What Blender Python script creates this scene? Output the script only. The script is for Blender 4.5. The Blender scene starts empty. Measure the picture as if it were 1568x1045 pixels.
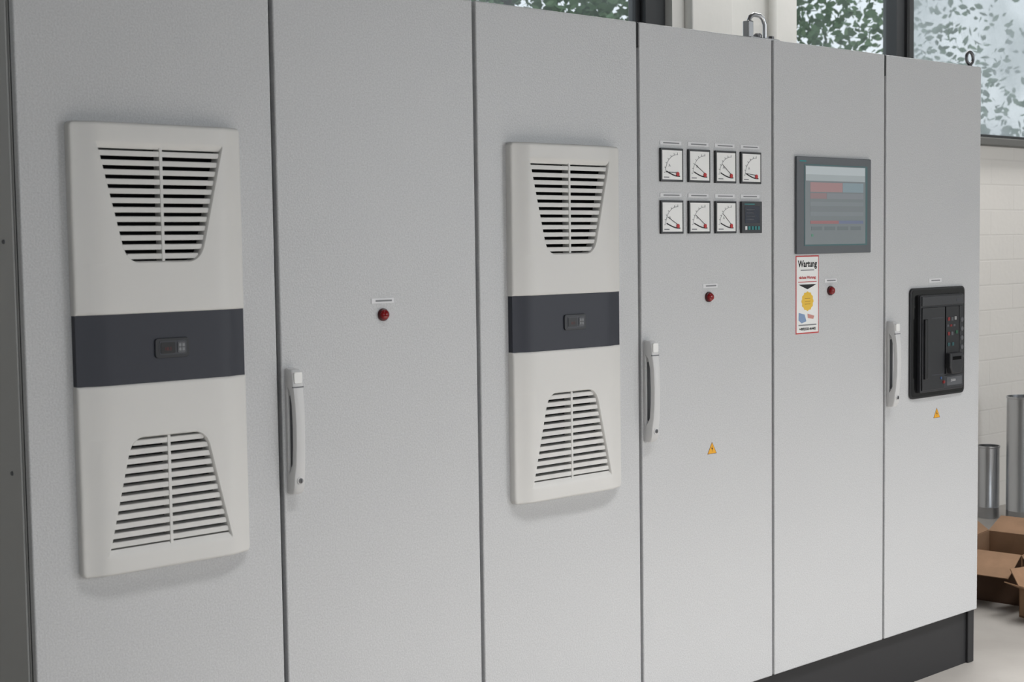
import bpy, bmesh, math, random
from mathutils import Vector, Matrix
random.seed(7)
sc=bpy.context.scene
sc.view_settings.view_transform='Standard'
sc.view_settings.look='None'
sc.view_settings.exposure=0.0
# ------------------------------------------------------------------ materials
def lin(c):
    return tuple(((v/255)/12.92 if v/255<=0.04045 else ((v/255+0.055)/1.055)**2.4) for v in c)+(1.0,)
MATS={}
def mat(name,rgb,rough=0.5,metal=0.0,bump=None,emit=0,speck=0.0,spec=0.5,vary=None):
    if name in MATS: return MATS[name]
    m=bpy.data.materials.new(name); m.use_nodes=True
    nt=m.node_tree; b=nt.nodes['Principled BSDF']
    b.inputs['Base Color'].default_value=lin(rgb)
    b.inputs['Roughness'].default_value=rough
    b.inputs['Metallic'].default_value=metal
    b.inputs['Specular IOR Level'].default_value=spec
    if emit:
        b.inputs['Emission Color'].default_value=lin(rgb); b.inputs['Emission Strength'].default_value=emit
    tc=nt.nodes.new('ShaderNodeTexCoord')
    if bump:
        n=nt.nodes.new('ShaderNodeTexNoise'); n.inputs['Scale'].default_value=bump[0]; n.inputs['Detail'].default_value=2
        nt.links.new(tc.outputs['Object'],n.inputs['Vector'])
        bp=nt.nodes.new('ShaderNodeBump'); bp.inputs['Strength'].default_value=bump[1]; bp.inputs['Distance'].default_value=bump[2]
        nt.links.new(n.outputs['Fac'],bp.inputs['Height']); nt.links.new(bp.outputs['Normal'],b.inputs['Normal'])
    if vary:
        n2=nt.nodes.new('ShaderNodeTexNoise'); n2.inputs['Scale'].default_value=vary[0]; n2.inputs['Detail'].default_value=5
        nt.links.new(tc.outputs['Object'],n2.inputs['Vector'])
        r=nt.nodes.new('ShaderNodeValToRGB')
        r.color_ramp.elements[0].position=0.35; r.color_ramp.elements[1].position=0.65
        r.color_ramp.elements[0].color=lin(rgb); r.color_ramp.elements[1].color=lin(vary[1])
        nt.links.new(n2.outputs['Fac'],r.inputs['Fac']); nt.links.new(r.outputs['Color'],b.inputs['Base Color'])
    MATS[name]=m
    return m
M_door=mat('powder_coat_light_grey',(189,190,191),0.34,bump=(230,0.7,0.0010),vary=(260,(203,204,205)))
M_side=mat('powder_coat_side',(192,192,190),0.5,bump=(420,0.3,0.0006))
M_gask=mat('rubber_gasket',(30,30,32),0.8)
M_plinth=mat('plinth_dark',(36,36,38),0.55,bump=(300,0.2,0.0006))
M_ac=mat('ac_plastic_light',(216,215,212),0.42,bump=(700,0.15,0.0003))
M_acb=mat('ac_band_anthracite',(44,47,57),0.5,bump=(700,0.15,0.0003))
M_blk=mat('matt_black',(12,12,13),0.9,spec=0.1)
M_blkp=mat('black_plastic',(24,25,27),0.35)
M_dgp=mat('dark_grey_plastic',(40,42,46),0.4)
M_mgp=mat('mid_grey_plastic',(86,88,92),0.45)
M_mgp2=mat('slate_plastic',(58,60,66),0.4)
M_white=mat('white_face',(238,238,236),0.35)
M_label=mat('label_white',(222,222,224),0.4)
M_red=mat('red_lens',(130,8,14),0.15)
M_redr=mat('red_rim',(70,10,14),0.3)
M_redp=mat('red_print',(190,40,40),0.5)
M_ink=mat('black_ink',(20,20,22),0.6)
M_gink=mat('grey_ink',(130,132,135),0.6)
M_hand=mat('handle_grey',(208,208,208),0.4,bump=(700,0.1,0.0003))
M_chrome=mat('galvanised_steel',(190,192,195),0.28,1.0,bump=(9,0.08,0.002))
M_steel=mat('dull_steel',(120,120,122),0.4,1.0,bump=(80,0.2,0.001))
M_yel=mat('warning_yellow',(236,170,30),0.5)
M_brown=mat('warning_edge',(110,60,20),0.5)
M_card=mat('cardboard',(158,124,96),0.85,bump=(60,0.2,0.002),vary=(9,(140,110,84)))
M_card_shade=mat('cardboard_shaded',(84,62,47),0.9)  # same cardboard with the shade of the open box painted in
M_frame=mat('window_frame_dark',(52,54,56),0.5,bump=(40,0.2,0.001))
# ------------------------------------------------------------------ helpers
def link(ob,parent=None):
    sc.collection.objects.link(ob)
    if parent is not None:
        ob.parent=parent
        ob.matrix_parent_inverse=Matrix.Translation(-Vector(parent['o']))
    return ob
def group(name,loc):
    e=bpy.data.objects.new(name,None); e.location=loc; e['o']=tuple(loc)
    e.empty_display_size=0.1
    sc.collection.objects.link(e); return e
def finish(name,bm,m,parent,smooth=False,bevel=0,seg=2):
    bmesh.ops.recalc_face_normals(bm,faces=bm.faces)
    me=bpy.data.meshes.new(name); bm.to_mesh(me); bm.free()
    ms=m if isinstance(m,(list,tuple)) else [m]
    for x in ms: me.materials.append(x)
    ob=bpy.data.objects.new(name,me); link(ob,parent)
    if bevel:
        md=ob.modifiers.new('bevel','BEVEL'); md.width=bevel; md.segments=seg; md.limit_method='ANGLE'; md.angle_limit=0.6
        md.harden_normals=False
    if smooth:
        for p in me.polygons: p.use_smooth=True
        try: me.set_sharp_from_angle(angle=math.radians(35))
        except Exception: pass
    return ob
def box(name,x0,x1,y0,y1,z0,z1,m,parent=None,bevel=0,seg=2,rot=None):
    bm=bmesh.new()
    bmesh.ops.create_cube(bm,size=1)
    c=Vector(((x0+x1)/2,(y0+y1)/2,(z0+z1)/2))
    for v in bm.verts:
        v.co=Vector((v.co.x*(x1-x0),v.co.y*(y1-y0),v.co.z*(z1-z0)))
        if rot is not None: v.co=rot@v.co
        v.co+=c
    return finish(name,bm,m,parent,bevel=bevel,seg=seg)
def prism(name,pts,y0,y1,m,parent=None,bevel=0,seg=2,smooth=False):
    """polygon in x,z extruded between y0 (front) and y1 (back)"""
    bm=bmesh.new()
    a=[bm.verts.new((p[0],y0,p[1])) for p in pts]; b=[bm.verts.new((p[0],y1,p[1])) for p in pts]
    bm.faces.new(a); bm.faces.new(b[::-1]); n=len(pts)
    for i in range(n): bm.faces.new((a[i],b[i],b[(i+1)%n],a[(i+1)%n]))
    return finish(name,bm,m,parent,bevel=bevel,seg=seg,smooth=smooth)
def rrect(x0,x1,z0,z1,r,n=5):
    out=[]
    for cx,cz,a0 in ((x1-r,z1-r,0),(x0+r,z1-r,90),(x0+r,z0+r,180),(x1-r,z0+r,270)):
        for i in range(n+1):
            a=math.radians(a0+90*i/n); out.append((cx+r*math.cos(a),cz+r*math.sin(a)))
    return out
def circ(cx,cz,r,n=32): return [(cx+r*math.cos(2*math.pi*i/n),cz+r*math.sin(2*math.pi*i/n)) for i in range(n)]
def lathe(name,c,prof,axis,m,parent=None,n=40):
    bm=bmesh.new(); rings=[]
    for r,h in prof:
        ring=[]
        for i in range(n):
            a=2*math.pi*i/n
            if axis=='z': p=(c[0]+r*math.cos(a),c[1]+r*math.sin(a),c[2]+h)
            else: p=(c[0]+r*math.cos(a),c[1]-h,c[2]+r*math.sin(a))
            ring.append(bm.verts.new(p))
        rings.append(ring)
    for k in range(len(rings)-1):
        for i in range(n):
            bm.faces.new((rings[k][i],rings[k][(i+1)%n],rings[k+1][(i+1)%n],rings[k+1][i]))
    for rg,pr in ((rings[0],prof[0]),(rings[-1],prof[-1])):
        if pr[0]>1e-4 and not (axis=='z' and name.startswith('open')): bm.faces.new(rg)
    return finish(name,bm,m,parent,smooth=True)
def text(name,s,x,y,z,size,m,parent,align='CENTER',sx=1.0,bold=0.0):
    cu=bpy.data.curves.new(name+'_c','FONT'); cu.body=s; cu.size=size; cu.align_x=align; cu.align_y='CENTER'; cu.offset=bold
    cu.extrude=0.0001; cu.resolution_u=3
    ob=bpy.data.objects.new(name+'_t',cu); sc.collection.objects.link(ob)
    dg=bpy.context.evaluated_depsgraph_get(); me=bpy.data.meshes.new_from_object(ob.evaluated_get(dg))
    bpy.data.objects.remove(ob)
    me.transform(Matrix.Translation((x,y,z))@Matrix.Rotation(math.pi/2,4,'X')@Matrix.Scale(sx,4,(1,0,0)))
    me.materials.clear(); me.materials.append(m)
    o=bpy.data.objects.new(name,me); link(o,parent); return o
def strip(name,pts,w,y,m,parent):
    bm=bmesh.new(); pr=None
    for i,p in enumerate(pts):
        q=pts[min(i+1,len(pts)-1)]; o=pts[max(i-1,0)]
        d=Vector((q[0]-o[0],q[1]-o[1])).normalized(); nrm=Vector((-d.y,d.x))*w/2
        a=bm.verts.new((p[0]+nrm.x,y,p[1]+nrm.y)); b=bm.verts.new((p[0]-nrm.x,y,p[1]-nrm.y))
        if pr: bm.faces.new((pr[0],a,b,pr[1]))
        pr=(a,b)
    r=bmesh.ops.extrude_face_region(bm,geom=bm.faces[:])
    for v in r['geom']:
        if isinstance(v,bmesh.types.BMVert): v.co.y-=0.0003
    return finish(name,bm,m,parent)
def tube(name,pts,r,m,parent,n=12,closed=False):
    cu=bpy.data.curves.new(name+'_c','CURVE'); cu.dimensions='3D'; cu.bevel_depth=r; cu.bevel_resolution=4; cu.use_fill_caps=True
    sp=cu.splines.new('POLY'); sp.points.add(len(pts)-1)
    for i,p in enumerate(pts): sp.points[i].co=(*p,1)
    sp.use_cyclic_u=closed
    ob=bpy.data.objects.new(name+'_t',cu); sc.collection.objects.link(ob)
    dg=bpy.context.evaluated_depsgraph_get(); me=bpy.data.meshes.new_from_object(ob.evaluated_get(dg))
    bpy.data.objects.remove(ob)
    me.materials.clear(); me.materials.append(m)
    for p in me.polygons: p.use_smooth=True
    o=bpy.data.objects.new(name,me); link(o,parent); return o

# ------------------------------------------------------------------ cabinets
GAP=0.0054
for i in range(6):
    x0=0.6*i; x1=x0+0.6
    g=group('switchgear_cabinet',(x0+0.3,0.3,0))
    box('body',x0+0.001,x1-0.001,0.024,0.6,0.2,2.197,M_side,g,bevel=0.002)
    box('gasket',x0+0.0015,x1-0.0015,0.019,0.0245,0.206,2.19,M_gask,g)
    lo=x0+(0.001 if i==0 else GAP); hi=x1-(0.001 if i==5 else GAP)
    box('door',lo,hi,0.0,0.0205,0.2015,2.2,M_door,g,bevel=0.0035,seg=3)
    box('plinth_front',x0+(0.02 if i==0 else 0.0),x1-(0.02 if i==5 else 0.0),0.022,0.05,0.0,0.198,M_plinth,g)
    for xx in [x0+0.0005]*(i==0)+[x1-0.0405]*(i==5):
        box('plinth_corner',xx,xx+0.04,0.012,0.06,0.0,0.199,M_plinth,g,bevel=0.003)
        box('plinth_corner_back',xx,xx+0.03,0.55,0.6,0.0,0.199,M_plinth,g,bevel=0.003)
    box('plinth_side',x0+0.004,x0+0.018,0.05,0.56,0.0,0.198,M_plinth,g)
    box('plinth_side_b',x1-0.018,x1-0.004,0.05,0.56,0.0,0.198,M_plinth,g)
    if i in (3,5): box('hinge_slot',x0-0.0053,x0+0.0053,0.0035,0.02,2.13,2.198,M_gask,g)
    if i==0:
        box('side_panel',-0.004,0.0005,0.03,0.59,0.21,2.19,M_side,g,bevel=0.002)
        for zz in (0.65,1.12,1.6,2.085):
            bm=bmesh.new(); bmesh.ops.create_cone(bm,segments=16,radius1=0.005,radius2=0.004,depth=0.003,cap_ends=True,matrix=Matrix.Translation((-0.0055,0.075,zz))@Matrix.Rotation(-math.pi/2,4,'Y'))
            finish('screw',bm,M_mgp,g)
    if i==5:
        box('side_panel',3.5995,3.604,0.03,0.59,0.21,2.19,M_side,g,bevel=0.002)

# lifting bracket + ring bolts
dx_,y_=0.025,0.035
g=group('lifting_eye_bracket',(2.33+dx_,y_,2.197))
box('foot',2.29+dx_,2.43+dx_,y_-0.02,y_+0.025,2.197,2.206,M_chrome,g,bevel=0.002)
tube('eye_loop',[(a+dx_,y_,b) for a,b in ((2.30,2.206),(2.30,2.25),(2.31,2.268),(2.325,2.276),(2.355,2.276),(2.37,2.268),(2.38,2.25),(2.38,2.206))],0.007,M_chrome,g)
box('plate_left',2.287+dx_,2.312+dx_,y_-0.012,y_+0.012,2.2,2.255,M_chrome,g,bevel=0.003)
lathe('bolt',(2.41+dx_,y_,2.206),[(0.010,0),(0.010,0.009),(0.008,0.011)],'z',M_steel,g,n=6)
lathe('bolt_b',(2.345+dx_,y_,2.206),[(0.014,0),(0.014,0.009),(0.008,0.014)],'z',M_steel,g,n=12)
g=group('lifting_ring_bolt',(3.573,0.032,2.197))
tube('ring',[(3.573+0.022*math.cos(a*math.pi/12),0.032,2.234+0.022*math.sin(a*math.pi/12)) for a in range(24)],0.0058,M_steel,g,closed=True)
lathe('collar',(3.573,0.032,2.197),[(0.017,0),(0.017,0.005),(0.009,0.008),(0.007,0.016)],'z',M_steel,g,n=24)

# ------------------------------------------------------------------ air conditioners
HW=0.2
def sm(a,b,x):
    t=max(0,min(1,(x-a)/(b-a))); return t*t*(3-2*t)
def thick(x): return 0.021+0.014*(1-sm(0.70,1.0,abs(x)/HW))
def wfun(z,zn,zw,wn,ww,rn=0.032,rw=0.008):
    L=abs(zw-zn); t=max(0,min(1,abs(z-zn)/L)) if (z-zn)*(zw-zn)>0 else 0
    w=wn+(ww-wn)*t
    e=t*L
    if e<rn: w-=rn-math.sqrt(max(0,rn*rn-(rn-e)**2))
    e=L-t*L
    if e<rw: w-=rw-math.sqrt(max(0,rw*rw-(rw-e)**2))
    return w
def ac_shell(cx,z0,z1,zn,zw,wn,ww,free,parent,name):
    offs=[0,0.0006,0.002,0.0045,0.008]
    hl,hh=min(zn,zw),max(zn,zw)
    zs=set()
    for o in offs: zs.add(round(z0+o,5)); zs.add(round(z1-o,5))
    for k in range(1,6):
        zs.add(round(z0+0.008+(hl-z0-0.008)*k/6,5)); zs.add(round(hh+(z1-0.008-hh)*k/6,5))
    s=1 if zw>zn else -1
    for o in (0,0.0005,0.002,0.005,0.010,0.018,0.032): zs.add(round(zn+s*o,5))
    for o in (0,0.0004,0.0015,0.004,0.008): zs.add(round(zw-s*o,5))
    for k in range(1,10): zs.add(round(zn+s*0.032+(zw-s*0.008-zn-s*0.032)*k/10,5))
    zs=sorted(zs); rc=0.012; re=0.006
    bm=bmesh.new(); grid=[]
    for z in zs:
        e=(z1-z) if free=='hi' else (z-z0)
        ins=rc-math.sqrt(max(0,rc*rc-(rc-e)**2)) if e<rc else 0
        w=wfun(z,zn,zw,wn,ww)
        left=[-HW+ins+o for o in offs]; a=left[-1]
        left+=[a+(-w-a)*k/6 for k in range(1,7)]
        mid=[-w+2*w*k/8 for k in range(1,8)]
        xs=left+mid+[-x for x in left[::-1]]
        row=[]
        for x in xs:
            d=min(HW-ins-abs(x),z-z0,z1-z); t=thick(x)
            if d<re: t-=(re-math.sqrt(max(0,re*re-(re-d)**2)))*0.9
            row.append(bm.verts.new((cx+x,-t,z)))
        grid.append(row)
    nl=10; nr=nl+8
    ilo=min(range(len(zs)),key=lambda k:abs(zs[k]-hl)); ihi=min(range(len(zs)),key=lambda k:abs(zs[k]-hh))
    for r in range(len(zs)-1):
        for c in range(len(grid[0])-1):
            if ilo<=r<ihi and nl<=c<nr: continue
            bm.faces.new((grid[r][c],grid[r][c+1],grid[r+1][c+1],grid[r+1][c]))
    nC=len(grid[0])
    loop=[grid[0][c] for c in range(nC)]+[grid[r][-1] for r in range(1,len(zs))]+[grid[-1][c] for c in range(nC-2,-1,-1)]+[grid[r][0] for r in range(len(zs)-2,0,-1)]
    bk=[bm.verts.new((v.co.x,0.0,v.co.z)) for v in loop]; n=len(loop)
    for k in range(n): bm.faces.new((loop[k],loop[(k+1)%n],bk[(k+1)%n],bk[k]))
    h=[grid[ilo][c] for c in range(nl,nr+1)]+[grid[r][nr] for r in range(ilo+1,ihi+1)]+[grid[ihi][c] for c in range(nr-1,nl-1,-1)]+[grid[r][nl] for r in range(ihi-1,ilo,-1)]
    n=len(h)
    wl=0.016; nlip=0.004
    zlo=hl+(wl if zw<zn else nlip); zhi=hh-(wl if zw>zn else nlip)
    def ring(f,yy):
        out=[]
        for v in h:
            x=v.co.x-cx
            zt=max(hl+(zlo-hl)*f,min(hh-(hh-zhi)*f,v.co.z))
            out.append(bm.verts.new((cx+x-math.copysign(min(abs(x),0.0045*f),x),v.co.y+yy if yy<1 else -0.003,zt)))
        return out
    prev=h
    for f,yy in ((0.25,0.0008),(0.6,0.0030),(1.0,0.0085),(1.0,2)):
        rg=ring(f,yy)
        for k in range(n): bm.faces.new((prev[k],prev[(k+1)%n],rg[(k+1)%n],rg[k]))
        prev=rg
    ob=finish(name,bm,M_ac,parent,smooth=True)
    box(name+'_grille_back',cx-ww+0.004,cx+ww-0.004,-0.0022,-0.0008,hl,hh,M_blk,parent)  # black sheet stands in for the shaded depth behind the louvres
    nS=12; p=(zhi-zlo)/nS
    bm=bmesh.new()
    for k in range(nS):
        zc=zlo+p*(k+0.5); w=wfun(zc,zn,zw,wn,ww)-0.003
        N=10; prev=None
        for j in range(N+1):
            x=-w+2*w*j/N; t=thick(x)-0.007
            pr=[(-t,zc-0.0058),(-t-0.0012,zc-0.0048),(-t-0.0012,zc+0.0046),(-t,zc+0.0058),(-0.004,zc+0.0068),(-0.004,zc+0.0040)]
            vs=[bm.verts.new((cx+x,a,b)) for a,b in pr]
            if prev:
                for q in range(6): bm.faces.new((prev[q],vs[q],vs[(q+1)%6],prev[(q+1)%6]))
            else: bm.faces.new(vs)
            prev=vs
        bm.faces.new(prev[::-1])
    finish(name+'_louvres',bm,M_ac,parent,smooth=True)
    box(name+'_centre_bar',cx-0.0035,cx+0.0035,-thick(0)+0.0045,-0.004,hl+0.003,hh-0.003,M_ac,parent,bevel=0.001)
def ac_unit(cx):
    g=group('cabinet_air_conditioner',(cx,0,0.9))
    ac_shell(cx,1.445,1.846,1.552,1.808,0.088,0.149,'hi',g,'upper_cover')
    ac_shell(cx,0.895,1.297,1.184,0.932,0.089,0.149,'lo',g,'lower_cover')
    bm=bmesh.new(); N=24; A=[];
    for j in range(N+1):
        x=-HW+0.0015+2*(HW-0.0015)*j/N; y=-(thick(x)-0.004)
        A.append((bm.verts.new((cx+x,y,1.2965)),bm.verts.new((cx+x,y,1.4455)),bm.verts.new((cx+x,0,1.4455)),bm.verts.new((cx+x,0,1.2965))))
    for j in range(N):
        for q in range(4): bm.faces.new((A[j][q],A[j+1][q],A[j+1][(q+1)%4],A[j][(q+1)%4]))
    bm.faces.new(A[0]); bm.faces.new(A[-1])
    finish('band',bm,M_acb,g,smooth=True)
    dx=cx+0.012; y=-0.031
    prism('display_bezel',rrect(dx-0.040,dx+0.040,1.348,1.390,0.007),y-0.004,y+0.001,M_dgp,g,bevel=0.0012)
    prism('display_inner',rrect(dx-0.031,dx+0.034,1.354,1.384,0.005),y-0.0046,y-0.003,M_mgp2,g)
    prism('display_window',rrect(dx-0.028,dx+0.006,1.357,1.381,0.003),y-0.0056,y-0.004,M_blkp,g)
    text('digits','18.5',dx-0.011,y-0.0058,1.3665,0.010,mat('led_red',(90,30,30),0.5,emit=0.15),g)
    prism('button_pad',rrect(dx+0.011,dx+0.030,1.357,1.381,0.004),y-0.0062,y-0.004,M_mgp,g,bevel=0.0006)
    for a,b in ((0.0165,1.374),(0.0245,1.374),(0.0165,1.365),(0.0245,1.365)):
        prism('button',rrect(dx+a-0.003,dx+a+0.003,b-0.0032,b+0.0032,0.001),y-0.0076,y-0.006,M_gink,g)
ac_unit(0.30); ac_unit(1.50)

# ------------------------------------------------------------------ handles
def handle(cx):
    g=group('cabinet_door_handle',(cx,0,1.01))
    prism('base_plate',rrect(cx-0.014,cx+0.014,1.008,1.302,0.006),-0.010,0.0,M_hand,g,bevel=0.002)
    prism('recess',rrect(cx-0.008,cx+0.008,1.07,1.24,0.004),-0.0106,-0.009,M_mgp,g)
    bm=bmesh.new(); prev=None
    prof=[(1.300,0.026,0.010,0.012),(1.296,0.030,0.010,0.0135),(1.285,0.033,0.009,0.0145),(1.262,0.036,0.010,0.0145),(1.25,0.038,0.020,0.014),(1.22,0.042,0.027,0.0135),(1.17,0.044,0.029,0.013),(1.12,0.043,0.028,0.013),(1.08,0.040,0.025,0.0135),(1.066,0.038,0.018,0.014),(1.055,0.036,0.010,0.0145),(1.03,0.034,0.009,0.0150),(1.016,0.030,0.009,0.0145),(1.010,0.024,0.009,0.012)]
    for z,yf,yb,w in prof:
        r=min(0.005,(yf-yb)*0.4)
        ring=[(-w,-yb),(-w,-yf+r),(-w+r*0.3,-yf+r*0.3),(-w+r,-yf),(w-r,-yf),(w-r*0.3,-yf+r*0.3),(w,-yf+r),(w,-yb)]
        vs=[bm.verts.new((cx+a,b,z)) for a,b in ring]
        if prev:
            for q in range(8): bm.faces.new((prev[q],vs[q],vs[(q+1)%8],prev[(q+1)%8]))
        else: bm.faces.new(vs)
        prev=vs
    bm.faces.new(prev[::-1])
    finish('grip',bm,M_hand,g,smooth=True)
    prism('cap_button',rrect(cx-0.011,cx+0.011,1.268,1.294,0.004),-0.0375,-0.030,M_white,g,bevel=0.001)
    box('cap_groove',cx-0.0142,cx+0.0142,-0.0368,-0.02,1.258,1.2605,M_mgp,g)
    lathe('lock_rim',(cx,-0.034,1.042),[(0.009,0),(0.009,0.003),(0.0075,0.0038)],'y-',M_hand,g)
    lathe('lock_cylinder',(cx,-0.0365,1.042),[(0.0062,0),(0.0062,0.002),(0.0055,0.0024)],'y-',M_steel,g)
    box('key_slot',cx-0.0008,cx+0.0008,-0.0394,-0.037,1.038,1.046,M_blk,g)
for cx in (0.627,1.825,3.024): handle(cx)

# ------------------------------------------------------------------ indicator lamps
def lamp(cx,cz,lx0,lx1,lz):
    g=group('indicator_lamp',(cx,0,cz))
    lathe('bezel',(cx,0,cz),[(0.0155,0),(0.0155,0.004),(0.0145,0.006),(0.012,0.0065)],'y-',M_redr,g)
    lathe('lens',(cx,0,cz),[(0.0125,0.004),(0.0122,0.010),(0.010,0.0135),(0.006,0.0155),(0.0001,0.016)],'y-',M_red,g)
    box('name_plate',lx0,lx1,-0.0015,0.0,lz-0.006,lz+0.006,M_label,g)
    box('print',lx0+0.012,lx1-0.006,-0.0018,-0.0012,lz-0.002,lz+0.002,M_gink,g)
lamp(0.897,1.414,0.863,0.930,1.448)
lamp(2.095,1.416,2.070,2.135,1.449)
lamp(2.693,1.416,2.663,2.727,1.449)

# ------------------------------------------------------------------ meters
def meter(x0,z0,frac,glare=False):
    s=0.096; g=group('analog_panel_meter',(x0+s/2,0,z0))
    box('housing',x0,x0+s,-0.0065,0.0,z0,z0+s,M_blkp,g,bevel=0.001)
    box('dial_face',x0+0.006,x0+s-0.006,-0.0072,-0.006,z0+0.006,z0+s-0.006,M_white,g)
    Y=-0.0074; px,pz=x0+0.070,z0+0.026
    R=0.052
    pts=[(px+R*math.cos(math.radians(a)),pz+R*math.sin(math.radians(a))) for a in range(88,184,6)]
    strip('scale_arc',pts,0.0012,Y,M_gink,g)
    for a in range(90,181,15):
        c,s_=math.cos(math.radians(a)),math.sin(math.radians(a))
        strip('tick',[(px+R*c,pz+R*s_),(px+(R+0.006)*c,pz+(R+0.006)*s_)],0.0011,Y,M_ink,g)
    a=math.radians(180-90*frac)
    strip('needle',[(px,pz),(px+0.050*math.cos(a),pz+0.050*math.sin(a))],0.0016,Y-0.0006,M_ink,g)
    pts=[(x0+0.022+0.058*t,z0+0.030-0.014*math.sin(t*math.pi*0.55)) for t in [k/8 for k in range(9)]]
    strip('needle_cover',pts,0.0035,Y-0.0002,M_ink,g)
    prism('zero_adjuster',circ(px,pz-0.004,0.0062,20),Y-0.002,Y,M_redp,g)
    text('unit','A',x0+0.036,Y,z0+0.046,0.012,M_gink,g)
    box('print_line',x0+0.012,x0+0.034,Y-0.0003,Y,z0+0.011,z0+0.014,M_gink,g)
    box('name_plate',x0+0.003,x0+s-0.003,-0.0015,0.0,z0+s+0.010,z0+s+0.021,M_label,g)
    box('name_print',x0+0.016,x0+s-0.012,-0.0018,-0.001,z0+s+0.0135,z0+s+0.0170,M_gink,g)
XS=(1.884,2.003,2.122,2.240)
for k,x in enumerate(XS): meter(x,1.755,(0.02,0.35,0.4,0.06)[k])
for k,x in enumerate(XS[:3]): meter(x,1.605,(0.3,0.38,0.45)[k])
g=group('digital_panel_meter',(XS[3]+0.048,0,1.605)); x=XS[3]; z=1.605
box('housing',x,x+0.096,-0.009,0.0,z,z+0.096,M_dgp,g,bevel=0.0015)
prism('lcd',rrect(x+0.014,x+0.084,z+0.030,z+0.082,0.002),-0.0098,-0.008,mat('lcd_navy',(26,34,52),0.2),g)
M_teal=mat('teal_print',(40,130,130),0.5)
for k in range(5): box('key',x+0.014+0.015*k,x+0.023+0.015*k,-0.0108,-0.008,z+0.010,z+0.021,M_teal if k else M_label,g,bevel=0.0006)
box('print',x+0.012,x+0.06,-0.0094,-0.008,z+0.0865,z+0.0895,M_teal,g)
for k in range(4): box('lcd_row',x+0.020,x+0.056+0.004*(k%2),-0.0101,-0.0095,z+0.040+0.010*k,z+0.043+0.010*k,M_mgp2,g)
box('name_plate',x+0.003,x+0.093,-0.0015,0.0,z+0.106,z+0.117,M_label,g)
box('name_print',x+0.016,x+0.080,-0.0018,-0.001,z+0.1095,z+0.113,M_gink,g)

# ------------------------------------------------------------------ touch screen
g=group('touchscreen_panel',(2.708,0,1.537))
prism('bezel',rrect(2.508,2.906,1.537,1.846,0.004),-0.009,0.0,mat('hmi_bezel',(92,96,100),0.4),g,bevel=0.0015)
prism('teal_border',rrect(2.545,2.884,1.562,1.822,0.003),-0.0098,-0.008,mat('hmi_teal',(74,108,111),0.35),g)
def scr(n,c,e): return mat('screen_'+n,c,0.2,emit=e)
def rz(name,x0,x1,z0,z1,m,k=0): box(name,x0,x1,-0.0104-0.0003*k,-0.009,z0,z1,m,g)
rz('screen',2.549,2.872,1.567,1.818,scr('base',(118,125,128),0.22))
rz('top_glare',2.552,2.869,1.790,1.816,scr('glare_hi',(166,174,177),0.35),1)  # glare across the screen top, painted as a pale strip
rz('top_glare_low',2.552,2.869,1.770,1.790,scr('glare_lo',(152,160,163),0.3),1)  # weaker strip, fades the painted glare downwards
rz('red_block',2.575,2.745,1.735,1.765,scr('red',(150,122,123),0.3),1)
rz('cyan_block',2.747,2.860,1.735,1.765,scr('cyan',(124,140,147),0.3),1)
rz('red_line_block',2.575,2.66,1.713,1.731,scr('red2',(138,118,120),0.25),1)
rz('grey_block',2.662,2.860,1.713,1.731,scr('grey',(124,129,134),0.25),1)
for k in range(3): rz('table_row',2.575,2.860,1.690-0.016*k,1.703-0.016*k,scr('row%d'%(k%2),((123,130,134),(118,124,128))[k%2],0.22),1)
rz('alarm_line',2.575,2.725,1.633,1.643,scr('alarm',(142,102,104),0.3),2)
rz('alarm_line_b',2.725,2.860,1.633,1.643,scr('blue',(104,112,134),0.3),2)
for k in range(4): rz('soft_key',2.580+0.07*k,2.636+0.07*k,1.612,1.624,scr('key',(108,116,120),0.2),2)
rz('tick_mark',2.58,2.59,1.592,1.600,scr('green',(84,130,110),0.3),2)
box('brand_print',2.522,2.556,-0.0094,-0.009,1.829,1.834,M_teal,g)

# ------------------------------------------------------------------ maintenance sticker
g=group('maintenance_sticker',(2.572,0,1.282))
X0,X1=2.513,2.632
box('paper_red',X0,X1,-0.0008,0.0,1.282,1.532,mat('sticker_red',(196,60,56),0.5),g)
box('paper',X0+0.0035,X1-0.0035,-0.0011,-0.0004,1.286,1.528,M_white,g)
cx=(X0+X1)/2
text('headline','Wartung',cx,-0.0014,1.505,0.029,M_ink,g,sx=0.92,bold=0.0009)
text('subline','nächste Wartung:',cx,-0.0014,1.462,0.012,M_redp,g,sx=1.02,bold=0.0004)
box('rule',cx-0.035,cx+0.035,-0.0014,-0.001,1.484,1.487,M_gink,g)
box('rule_b',cx-0.048,cx+0.048,-0.0014,-0.001,1.447,1.449,M_redp,g)
prism('black_chevron',[(cx-0.046,1.440),(cx+0.046,1.440),(cx+0.030,1.434),(cx,1.424),(cx-0.030,1.434)],-0.0014,-0.001,M_ink,g)
prism('yellow_seal',[(cx+(0.030+0.0015*math.cos(12*a))*math.cos(a),1.386+(0.030+0.0015*math.cos(12*a))*math.sin(a)) for a in [2*math.pi*k/72 for k in range(72)]],-0.0015,-0.001,mat('seal_yellow',(232,190,60),0.5),g)
for k in range(3): box('seal_print',cx-0.014,cx+0.014,-0.0018,-0.0014,1.376+0.009*k,1.3775+0.009*k,mat('seal_print',(170,120,30),0.5),g)
prism('blue_picture',[(cx-0.045,1.350),(cx-0.015,1.344),(cx-0.006,1.322),(cx-0.030,1.316),(cx-0.046,1.326)],-0.0015,-0.001,mat('print_blue',(130,155,190),0.5),g)
prism('red_picture',[(cx+0.0,1.346),(cx+0.035,1.338),(cx+0.030,1.328),(cx+0.002,1.332)],-0.0015,-0.001,mat('print_pink',(200,140,130),0.5),g)
box('print_grey',cx-0.046,cx+0.046,-0.0014,-0.001,1.308,1.312,M_gink,g)
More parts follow.
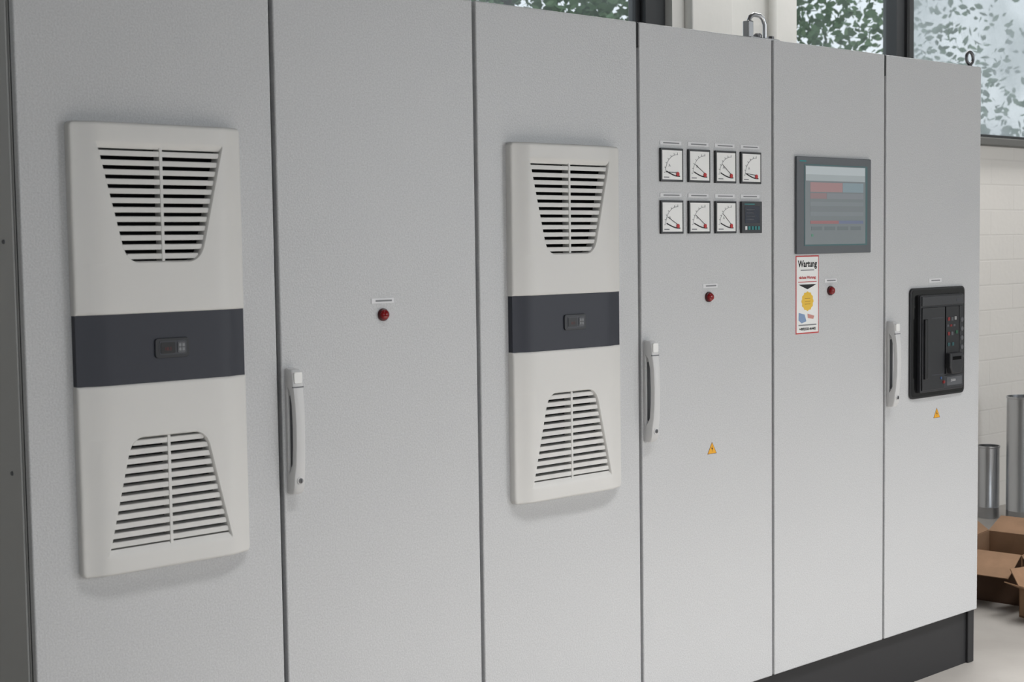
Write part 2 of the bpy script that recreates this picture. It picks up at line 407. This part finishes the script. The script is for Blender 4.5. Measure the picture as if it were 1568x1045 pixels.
text('phone','+49(0)2203-464482',cx,-0.0014,1.297,0.0115,M_ink,g,sx=0.92,bold=0.0004)

# ------------------------------------------------------------------ circuit breaker
g=group('circuit_breaker',(3.315,0,1.022))
prism('frame',rrect(3.143,3.487,1.022,1.409,0.018),-0.008,0.0,M_blkp,g,bevel=0.002)
prism('frame_glossy_edge',rrect(3.150,3.480,1.029,1.402,0.014),-0.0086,-0.007,mat('gloss_black',(12,12,13),0.12),g)
prism('body',rrect(3.185,3.458,1.042,1.384,0.006),-0.020,-0.004,mat('breaker_body',(46,47,50),0.4),g,bevel=0.002)
M_bp=mat('breaker_plate',(38,39,42),0.4)
box('left_plate',3.190,3.330,-0.026,-0.018,1.050,1.340,M_bp,g,bevel=0.002)
box('top_strip',3.190,3.452,-0.025,-0.018,1.346,1.379,mat('breaker_top',(56,57,60),0.4),g,bevel=0.0015)
box('display_strip',3.405,3.440,-0.0256,-0.024,1.356,1.366,M_mgp2,g)
box('vent_handle',3.196,3.215,-0.034,-0.020,1.09,1.30,M_blkp,g,bevel=0.003)
for k in range(2): box('slot',3.245,3.318,-0.0266,-0.025,1.300-0.2*k,1.303-0.2*k,M_mgp2,g)
box('right_plate',3.336,3.420,-0.027,-0.018,1.10,1.340,mat('breaker_right',(30,31,34),0.35),g,bevel=0.0015)
R=mat('dull_red_key',(130,36,36),0.5); G_=mat('dull_green_key',(34,88,60),0.4); T_=mat('dull_teal_key',(34,80,84),0.4); W_=mat('dull_white_key',(150,150,150),0.5)
cells=[(3.345,1.295,R),(3.366,1.295,M_mgp),(3.387,1.297,W_),(3.345,1.243,R),(3.366,1.243,M_mgp),(3.396,1.247,G_),(3.345,1.205,T_),(3.372,1.205,T_)]
for a,b,m in cells: box('key',a,a+0.013,-0.029,-0.026,b-0.006,b+0.006,m,g,bevel=0.0006)
for k in range(3): box('key_small',3.34+0.02*k,3.352+0.02*k,-0.0285,-0.026,1.268,1.275,M_mgp if k!=1 else R,g)
for k in range(5): lathe('dial',(3.440,-0.020,1.290-0.033*k),[(0.009,0),(0.009,0.006),(0.007,0.008)],'y-',M_mgp,g,n=20)
box('cover_bar',3.428,3.452,-0.024,-0.018,1.10,1.34,M_bp,g,bevel=0.001)
prism('lever',[(3.336,1.175),(3.336,1.125),(3.352,1.10),(3.405,1.10),(3.420,1.13),(3.420,1.175)],-0.045,-0.02,M_bp,g,bevel=0.005,seg=3)
box('lever_slot',3.350,3.405,-0.0458,-0.044,1.150,1.162,M_blk,g)
box('bottom_plate',3.300,3.452,-0.0245,-0.018,1.052,1.094,mat('breaker_bottom',(50,52,56),0.4),g,bevel=0.001)
lathe('push_red',(3.322,-0.024,1.073),[(0.006,0),(0.006,0.004),(0.005,0.006)],'y-',R,g,n=20)
lathe('push_blue',(3.305,-0.024,1.088),[(0.005,0),(0.005,0.004)],'y-',mat('blue_key',(50,76,120),0.4),g,n=20)
prism('name_plate',rrect(3.345,3.442,1.058,1.088,0.003),-0.0255,-0.024,M_mgp,g)
text('plate_print','2500A',3.385,-0.0258,1.075,0.012,M_label,g)
box('label_above',3.265,3.345,-0.0015,0,1.426,1.440,M_label,g)
box('label_print',3.28,3.335,-0.0018,-0.001,1.431,1.435,M_gink,g)

# ------------------------------------------------------------------ warning stickers
for cx in (2.108,3.321):
    g=group('electrical_warning_sticker',(cx,0,0.944))
    prism('edge',[(cx-0.021,0.943),(cx+0.021,0.943),(cx,0.979)],-0.0006,0,M_brown,g)
    prism('yellow',[(cx-0.0185,0.9445),(cx+0.0185,0.9445),(cx,0.9762)],-0.0009,-0.0003,M_yel,g)
    prism('bolt',[(cx+0.001,0.969),(cx-0.004,0.957),(cx+0.0005,0.958),(cx-0.001,0.948),(cx+0.004,0.9605),(cx+0.0,0.960)],-0.0012,-0.0006,M_ink,g)

# ------------------------------------------------------------------ room shell
def brick_mat():
    m=bpy.data.materials.new('painted_brick'); m.use_nodes=True; nt=m.node_tree; b=nt.nodes['Principled BSDF']
    b.inputs['Roughness'].default_value=0.55
    tc=nt.nodes.new('ShaderNodeTexCoord'); sp=nt.nodes.new('ShaderNodeSeparateXYZ'); cb=nt.nodes.new('ShaderNodeCombineXYZ')
    nt.links.new(tc.outputs['Object'],sp.inputs[0]); 
    ad=nt.nodes.new('ShaderNodeMath'); ad.operation='ADD'
    nt.links.new(sp.outputs['X'],ad.inputs[0]); nt.links.new(sp.outputs['Y'],ad.inputs[1])
    nt.links.new(ad.outputs[0],cb.inputs['X']); nt.links.new(sp.outputs['Z'],cb.inputs['Y'])
    br=nt.nodes.new('ShaderNodeTexBrick'); br.inputs['Scale'].default_value=1.0
    br.inputs['Brick Width'].default_value=0.5; br.inputs['Row Height'].default_value=0.145; br.inputs['Mortar Size'].default_value=0.005
    br.inputs['Mortar Smooth'].default_value=0.6
    br.inputs['Color1'].default_value=lin((238,234,228)); br.inputs['Color2'].default_value=lin((236,232,226)); br.inputs['Mortar'].default_value=lin((231,227,221))
    nt.links.new(cb.outputs[0],br.inputs['Vector']); nt.links.new(br.outputs['Color'],b.inputs['Base Color'])
    n=nt.nodes.new('ShaderNodeTexNoise'); n.inputs['Scale'].default_value=30; nt.links.new(tc.outputs['Object'],n.inputs['Vector'])
    mx=nt.nodes.new('ShaderNodeMath'); mx.operation='MULTIPLY_ADD'; mx.inputs[1].default_value=-1.0
    nt.links.new(br.outputs['Fac'],mx.inputs[0]); nt.links.new(n.outputs['Fac'],mx.inputs[2])
    bp=nt.nodes.new('ShaderNodeBump'); bp.inputs['Strength'].default_value=0.25; bp.inputs['Distance'].default_value=0.004
    nt.links.new(mx.outputs[0],bp.inputs['Height']); nt.links.new(bp.outputs['Normal'],b.inputs['Normal'])
    return m
M_brick=brick_mat()
M_plaster=mat('plaster_grey',(206,206,202),0.8,bump=(25,0.3,0.003),vary=(3,(212,211,207)))
M_floor=mat('concrete_floor',(158,154,149),0.5,bump=(14,0.2,0.003),vary=(2.2,(142,138,133)))
M_ceil=mat('ceiling_paint',(120,120,120),0.9,bump=(30,0.2,0.003))
WY=1.6; XL,XR,YF,H=-4.0,9.5,-6.5,4.2
box('floor',XL-0.2,XR+0.2,YF-0.2,WY+0.25,-0.12,0,M_floor)
box('ceiling',XL-0.2,XR+0.2,YF-0.2,WY+0.25,H,H+0.12,M_ceil)
box('wall_left',XL-0.2,XL,YF-0.2,WY+0.25,0,H,M_plaster)
box('wall_right',XR,XR+0.2,YF-0.2,WY+0.25,0,H,M_plaster)
ZS,ZT=2.15,3.6
g=group('wall_back',(2.7,WY+0.1,0))
box('lower',XL,XR,WY,WY+0.25,0,ZS-0.04,M_brick,g)
box('upper',XL,XR,WY,WY+0.25,ZT,H,M_brick,g)
wins=[(-2.5,-0.9),(1.2,3.70),(4.60,7.9)]
e=[XL]+[v for w in wins for v in w]+[XR]
for k in range(0,len(e),2): box('pier',e[k],e[k+1],WY,WY+0.25,ZS-0.04,ZT,M_plaster,g)
def pane_mat(name,haze,sc_):
    m=bpy.data.materials.new(name); m.use_nodes=True; nt=m.node_tree
    for n in list(nt.nodes): nt.nodes.remove(n)
    o=nt.nodes.new('ShaderNodeOutputMaterial'); mx=nt.nodes.new('ShaderNodeMixShader'); t=nt.nodes.new('ShaderNodeBsdfTransparent'); d=nt.nodes.new('ShaderNodeBsdfTranslucent')
    t.inputs[0].default_value=(0.95,0.97,0.97,1)
    d.inputs[0].default_value=(0.95,0.96,0.96,1)
    tc=nt.nodes.new('ShaderNodeTexCoord'); n=nt.nodes.new('ShaderNodeTexNoise'); n.inputs['Scale'].default_value=sc_; n.inputs['Detail'].default_value=6
    r=nt.nodes.new('ShaderNodeMapRange'); r.inputs['From Min'].default_value=0.3; r.inputs['From Max'].default_value=0.7; r.inputs['To Min'].default_value=haze*0.5; r.inputs['To Max'].default_value=min(1,haze*1.5)
    nt.links.new(tc.outputs['Object'],n.inputs['Vector']); nt.links.new(n.outputs['Fac'],r.inputs['Value']); nt.links.new(r.outputs[0],mx.inputs[0])
    nt.links.new(t.outputs[0],mx.inputs[1]); nt.links.new(d.outputs[0],mx.inputs[2]); nt.links.new(mx.outputs[0],o.inputs[0])
    return m
P1=pane_mat('glass_clear',0.08,3); P2=pane_mat('glass_hazy',0.45,2.2)  # second pane is cloudier: more translucent white mixed in
def window(n,x0,x1,mull,panes):
    g=group('window_%d'%n,((x0+x1)/2,WY+0.1,ZS))
    y0,y1=WY+0.06,WY+0.12; f=0.05
    box('frame_bottom',x0,x1,y0,y1,ZS,ZS+f*0.6,M_frame,g,bevel=0.004)
    box('frame_top',x0,x1,y0,y1,ZT-f,ZT,M_frame,g,bevel=0.004)
    box('frame_l',x0,x0+0.02,y0,y1,ZS,ZT,M_frame,g,bevel=0.004)
    box('frame_r',x1-0.13,x1,y0-0.02,y1,ZS,ZT,M_frame,g,bevel=0.004)
    box('frame_r_inner',x1-0.16,x1-0.13,y0+0.01,y1,ZS,ZT,M_blkp,g,bevel=0.004)
    for a,b in mull:
        box('mullion',a,b,y0-0.03,y1,ZS,ZT,M_frame,g,bevel=0.004)
        box('mullion_rib',(a+b)/2-0.012,(a+b)/2+0.012,y0-0.05,y0-0.02,ZS,ZT,M_blkp,g,bevel=0.004)
    xs=[x0]+[v for p in mull for v in p]+[x1]
    for k in range(0,len(xs),2):
        box('pane',xs[k]+0.01,xs[k+1]-0.01,y0+0.03,y0+0.034,ZS+0.02,ZT-0.03,panes[min(k//2,len(panes)-1)],g)
    box('sill',x0-0.02,x1+0.02,WY-0.05,y1+0.08,ZS-0.045,ZS,mat('sill_grey',(110,110,107),0.6,bump=(30,0.3,0.002)),g,bevel=0.006)
window(1,wins[0][0],wins[0][1],[],[P1])
window(2,wins[1][0],wins[1][1],[],[P1])
window(3,wins[2][0],wins[2][1],[(5.50,5.66)],[P1,P2])
g=group('wall_conduit',(4.38,WY-0.03,0)) 
tube('conduit',[(4.38,WY-0.03,0.0),(4.38,WY-0.03,H)],0.022,M_plaster,g)
box('trim_1',3.78,4.06,WY-0.05,WY,0,H,M_plaster,bevel=0.006)

g=group('wall_front',(2.7,YF-0.1,0))
FW=[(-2.6,0.6),(4.9,6.5),(7.4,9.0)]; fz0,fz1=1.0,3.3
box('lower',XL,XR,YF-0.2,YF,0,fz0,M_plaster,g); box('upper',XL,XR,YF-0.2,YF,fz1,H,M_plaster,g)
e=[XL]+[v for w in FW for v in w]+[XR]
for k in range(0,len(e),2): box('pier',e[k],e[k+1],YF-0.2,YF,fz0,fz1,M_plaster,g)
def area(name,loc,size,power,col,rot,spread=None):
    l=bpy.data.lights.new(name,'AREA'); l.shape='RECTANGLE'; l.size=size[0]; l.size_y=size[1]; l.energy=power; l.color=col
    if spread: l.spread=math.radians(spread)
    o=bpy.data.objects.new(name,l); o.location=loc; o.rotation_euler=rot; sc.collection.objects.link(o); return o
for k,(a,b) in enumerate(FW):
    g=group('window_%d'%(4+k),((a+b)/2,YF-0.1,fz0))
    box('frame_bottom',a,b,YF-0.15,YF-0.08,fz0,fz0+0.05,M_frame,g); box('frame_top',a,b,YF-0.15,YF-0.08,fz1-0.05,fz1,M_frame,g)
    for x in (a,(a+b)/2-0.025,b-0.05): box('frame_post',x,x+0.05,YF-0.15,YF-0.08,fz0,fz1,M_frame,g)
    area('daylight_front',((a+b)/2,YF+0.02,(fz0+fz1)/2),(b-a-0.1,fz1-fz0-0.1),[38,88,34][k],(0.92,0.96,1.0),(math.pi/2,0,0))
area('floor_fill_lamp',(2.6,-2.2,H-0.05),(5.0,1.0),225,(1.0,0.99,0.985),(0,0,0),spread=76)  # added fill lamp: narrow cone on the floor brightens the lower doors
area('wall_fill_lamp',(5.6,0.95,H-0.05),(4.6,0.6),85,(1.0,0.985,0.97),(0,0,0))  # added fill lamp to brighten the back wall and right end

# ------------------------------------------------------------------ duct pipes
def duct(x,y,r,h):
    g=group('steel_duct_pipe',(x,y,0))
    prof=[(r-0.002,0.0),(r,0.0),(r,0.06),(r+0.0015,0.063),(r,0.066),(r,h-0.012),(r+0.003,h-0.008),(r+0.003,h),(r-0.002,h),(r-0.002,0.001)]
    lathe('open_duct_wall',(x,y,0),prof,'z',M_chrome,g,n=48)
duct(6.165,1.46,0.058,0.41)
duct(6.20,1.27,0.09,0.70)

# ------------------------------------------------------------------ cardboard boxes
def cbox(x,y,w,d,h,ang,flaps,name='cardboard_box'):
    g=group(name,(x,y,0)); Rz=Matrix.Rotation(ang,3,'Z'); t=0.005
    def P(a,b,c): v=Rz@Vector((a,b,0)); return (x+v.x,y+v.y,c)
    def slab(nm,ps,th,m):
        bm=bmesh.new(); vs=[bm.verts.new(p) for p in ps]; f=bm.faces.new(vs); bm.normal_update(); n=f.normal.copy()
        r=bmesh.ops.extrude_face_region(bm,geom=[f])
        for v in r['geom']:
            if isinstance(v,bmesh.types.BMVert): v.co+=n*th
        finish(nm,bm,m,g)
    a,b=w/2,d/2
    slab('bottom',[P(-a,-b,0.003),P(a,-b,0.003),P(a,b,0.003),P(-a,b,0.003)],0.004,M_card_shade)
    slab('side_front',[P(-a,-b,0),P(a,-b,0),P(a,-b,h),P(-a,-b,h)],t,M_card)
    slab('side_back',[P(-a,b,0),P(a,b,0),P(a,b,h),P(-a,b,h)],t,M_card)
    slab('side_l',[P(-a,-b,0),P(-a,b,0),P(-a,b,h),P(-a,-b,h)],t,M_card_shade if h>0.18 else M_card)  # tall box: left side gets the painted-in shade
    slab('side_r',[P(a,-b,0),P(a,b,0),P(a,b,h),P(a,-b,h)],t,M_card)
    f1,f2,f3,f4=flaps; L=d*0.5
    def fl(p,q,dx,dy,an):
        o,u=math.cos(an)*L,math.sin(an)*L
        slab('flap',[P(p[0],p[1],h),P(q[0],q[1],h),P(q[0]+dx*o,q[1]+dy*o,h+u),P(p[0]+dx*o,p[1]+dy*o,h+u)],0.004,M_card)
    if f1 is not None: fl((-a,-b),(a,-b),0,-1,f1)
    if f2 is not None: fl((-a,b),(a,b),0,1,f2)
    if f3 is not None: fl((-a,-b),(-a,b),-1,0,f3)
    if f4 is not None: fl((a,-b),(a,b),1,0,f4)
    return g
cbox(4.66,0.50,0.44,0.32,0.22,0.15,(-0.75,0.6,-0.5,0.3))
cbox(4.40,0.10,0.26,0.18,0.12,-0.3,(-0.2,0.9,0.4,0.1))

# ------------------------------------------------------------------ outdoors
box('ground_outside',-10,30,WY+0.25,30,-0.2,-0.02,mat('grass',(90,110,70),0.9,vary=(3,(70,90,50))))
def tree(x,y,zc,rx,ry,rz,n):
    g=group('tree',(x,y,0))
    lathe('trunk',(x,y,-0.02),[(0.16,0),(0.13,0.6),(0.11,2.0),(0.07,zc+0.3),(0.02,zc+rz*0.8)],'z',mat('bark',(70,60,50),0.9,bump=(12,0.6,0.02)),g,n=14)
    bm=bmesh.new()
    cl=[]
    for k in range(70):
        th=random.uniform(0,2*math.pi); ph=math.acos(random.uniform(-1,1)); rr=random.uniform(0.35,1)
        cl.append(Vector((x+rx*rr*math.sin(ph)*math.cos(th),y+ry*rr*math.sin(ph)*math.sin(th),zc+rz*rr*math.cos(ph))))
    for k in range(n):
        c=random.choice(cl)+Vector([random.gauss(0,0.28) for _ in range(3)])
        s=random.uniform(0.03,0.06)
        R=Matrix.Rotation(random.uniform(0,6.28),3,'Z')@Matrix.Rotation(random.uniform(0,3.14),3,'X')@Matrix.Rotation(random.uniform(0,3.14),3,'Y')
        vs=[bm.verts.new(c+R@Vector(p)*s) for p in ((-1,0,0),(-0.2,-0.55,0.1),(0.5,-0.4,0.05),(1,0,0),(0.5,0.4,0.05),(-0.2,0.55,0.1))]
        bm.faces.new(vs)
    me=bpy.data.meshes.new('foliage'); bm.to_mesh(me); bm.free()
    m=mat('leaf_green',(74,102,62),0.7,vary=(1.5,(108,132,92)),spec=0.2); me.materials.append(m)
    link(bpy.data.objects.new('foliage',me),g)
tree(6.2,5.6,3.3,1.9,1.0,1.5,6000)
tree(9.3,5.9,3.3,1.9,1.0,1.6,5000)
tree(12.4,6.1,3.0,1.9,1.0,1.7,2600)

# ------------------------------------------------------------------ world
w=bpy.data.worlds.new('sky'); sc.world=w; w.use_nodes=True; nt=w.node_tree
bg=nt.nodes['Background']
tc=nt.nodes.new('ShaderNodeTexCoord'); sp=nt.nodes.new('ShaderNodeSeparateXYZ'); r=nt.nodes.new('ShaderNodeValToRGB')
nt.links.new(tc.outputs['Generated'],sp.inputs[0]); nt.links.new(sp.outputs['Z'],r.inputs['Fac']); nt.links.new(r.outputs[0],bg.inputs['Color'])
r.color_ramp.elements[0].position=0.0; r.color_ramp.elements[0].color=lin((236,240,244))
r.color_ramp.elements[1].position=0.7; r.color_ramp.elements[1].color=lin((208,220,238))
bg.inputs['Strength'].default_value=1.25

# ------------------------------------------------------------------ camera
yaw,pitch,roll=0.7198,-0.0672,-0.0136
f=Vector((math.sin(yaw)*math.cos(pitch),math.cos(yaw)*math.cos(pitch),math.sin(pitch)))
rt=Vector((math.cos(yaw),-math.sin(yaw),0)); up=rt.cross(f)
r2=rt*math.cos(roll)+up*math.sin(roll); u2=-rt*math.sin(roll)+up*math.cos(roll)
cam=bpy.data.cameras.new('camera'); co=bpy.data.objects.new('camera',cam); sc.collection.objects.link(co)
cam.sensor_width=36; cam.sensor_fit='HORIZONTAL'; cam.lens=2205.5/1568*36
mw=Matrix(((r2.x,u2.x,-f.x,-1.1764),(r2.y,u2.y,-f.y,-2.8405),(r2.z,u2.z,-f.z,1.5811),(0,0,0,1)))
co.matrix_world=mw
cam.clip_start=0.05; cam.clip_end=200
cam.dof.use_dof=True; cam.dof.focus_distance=4.4; cam.dof.aperture_fstop=7.1
sc.camera=co
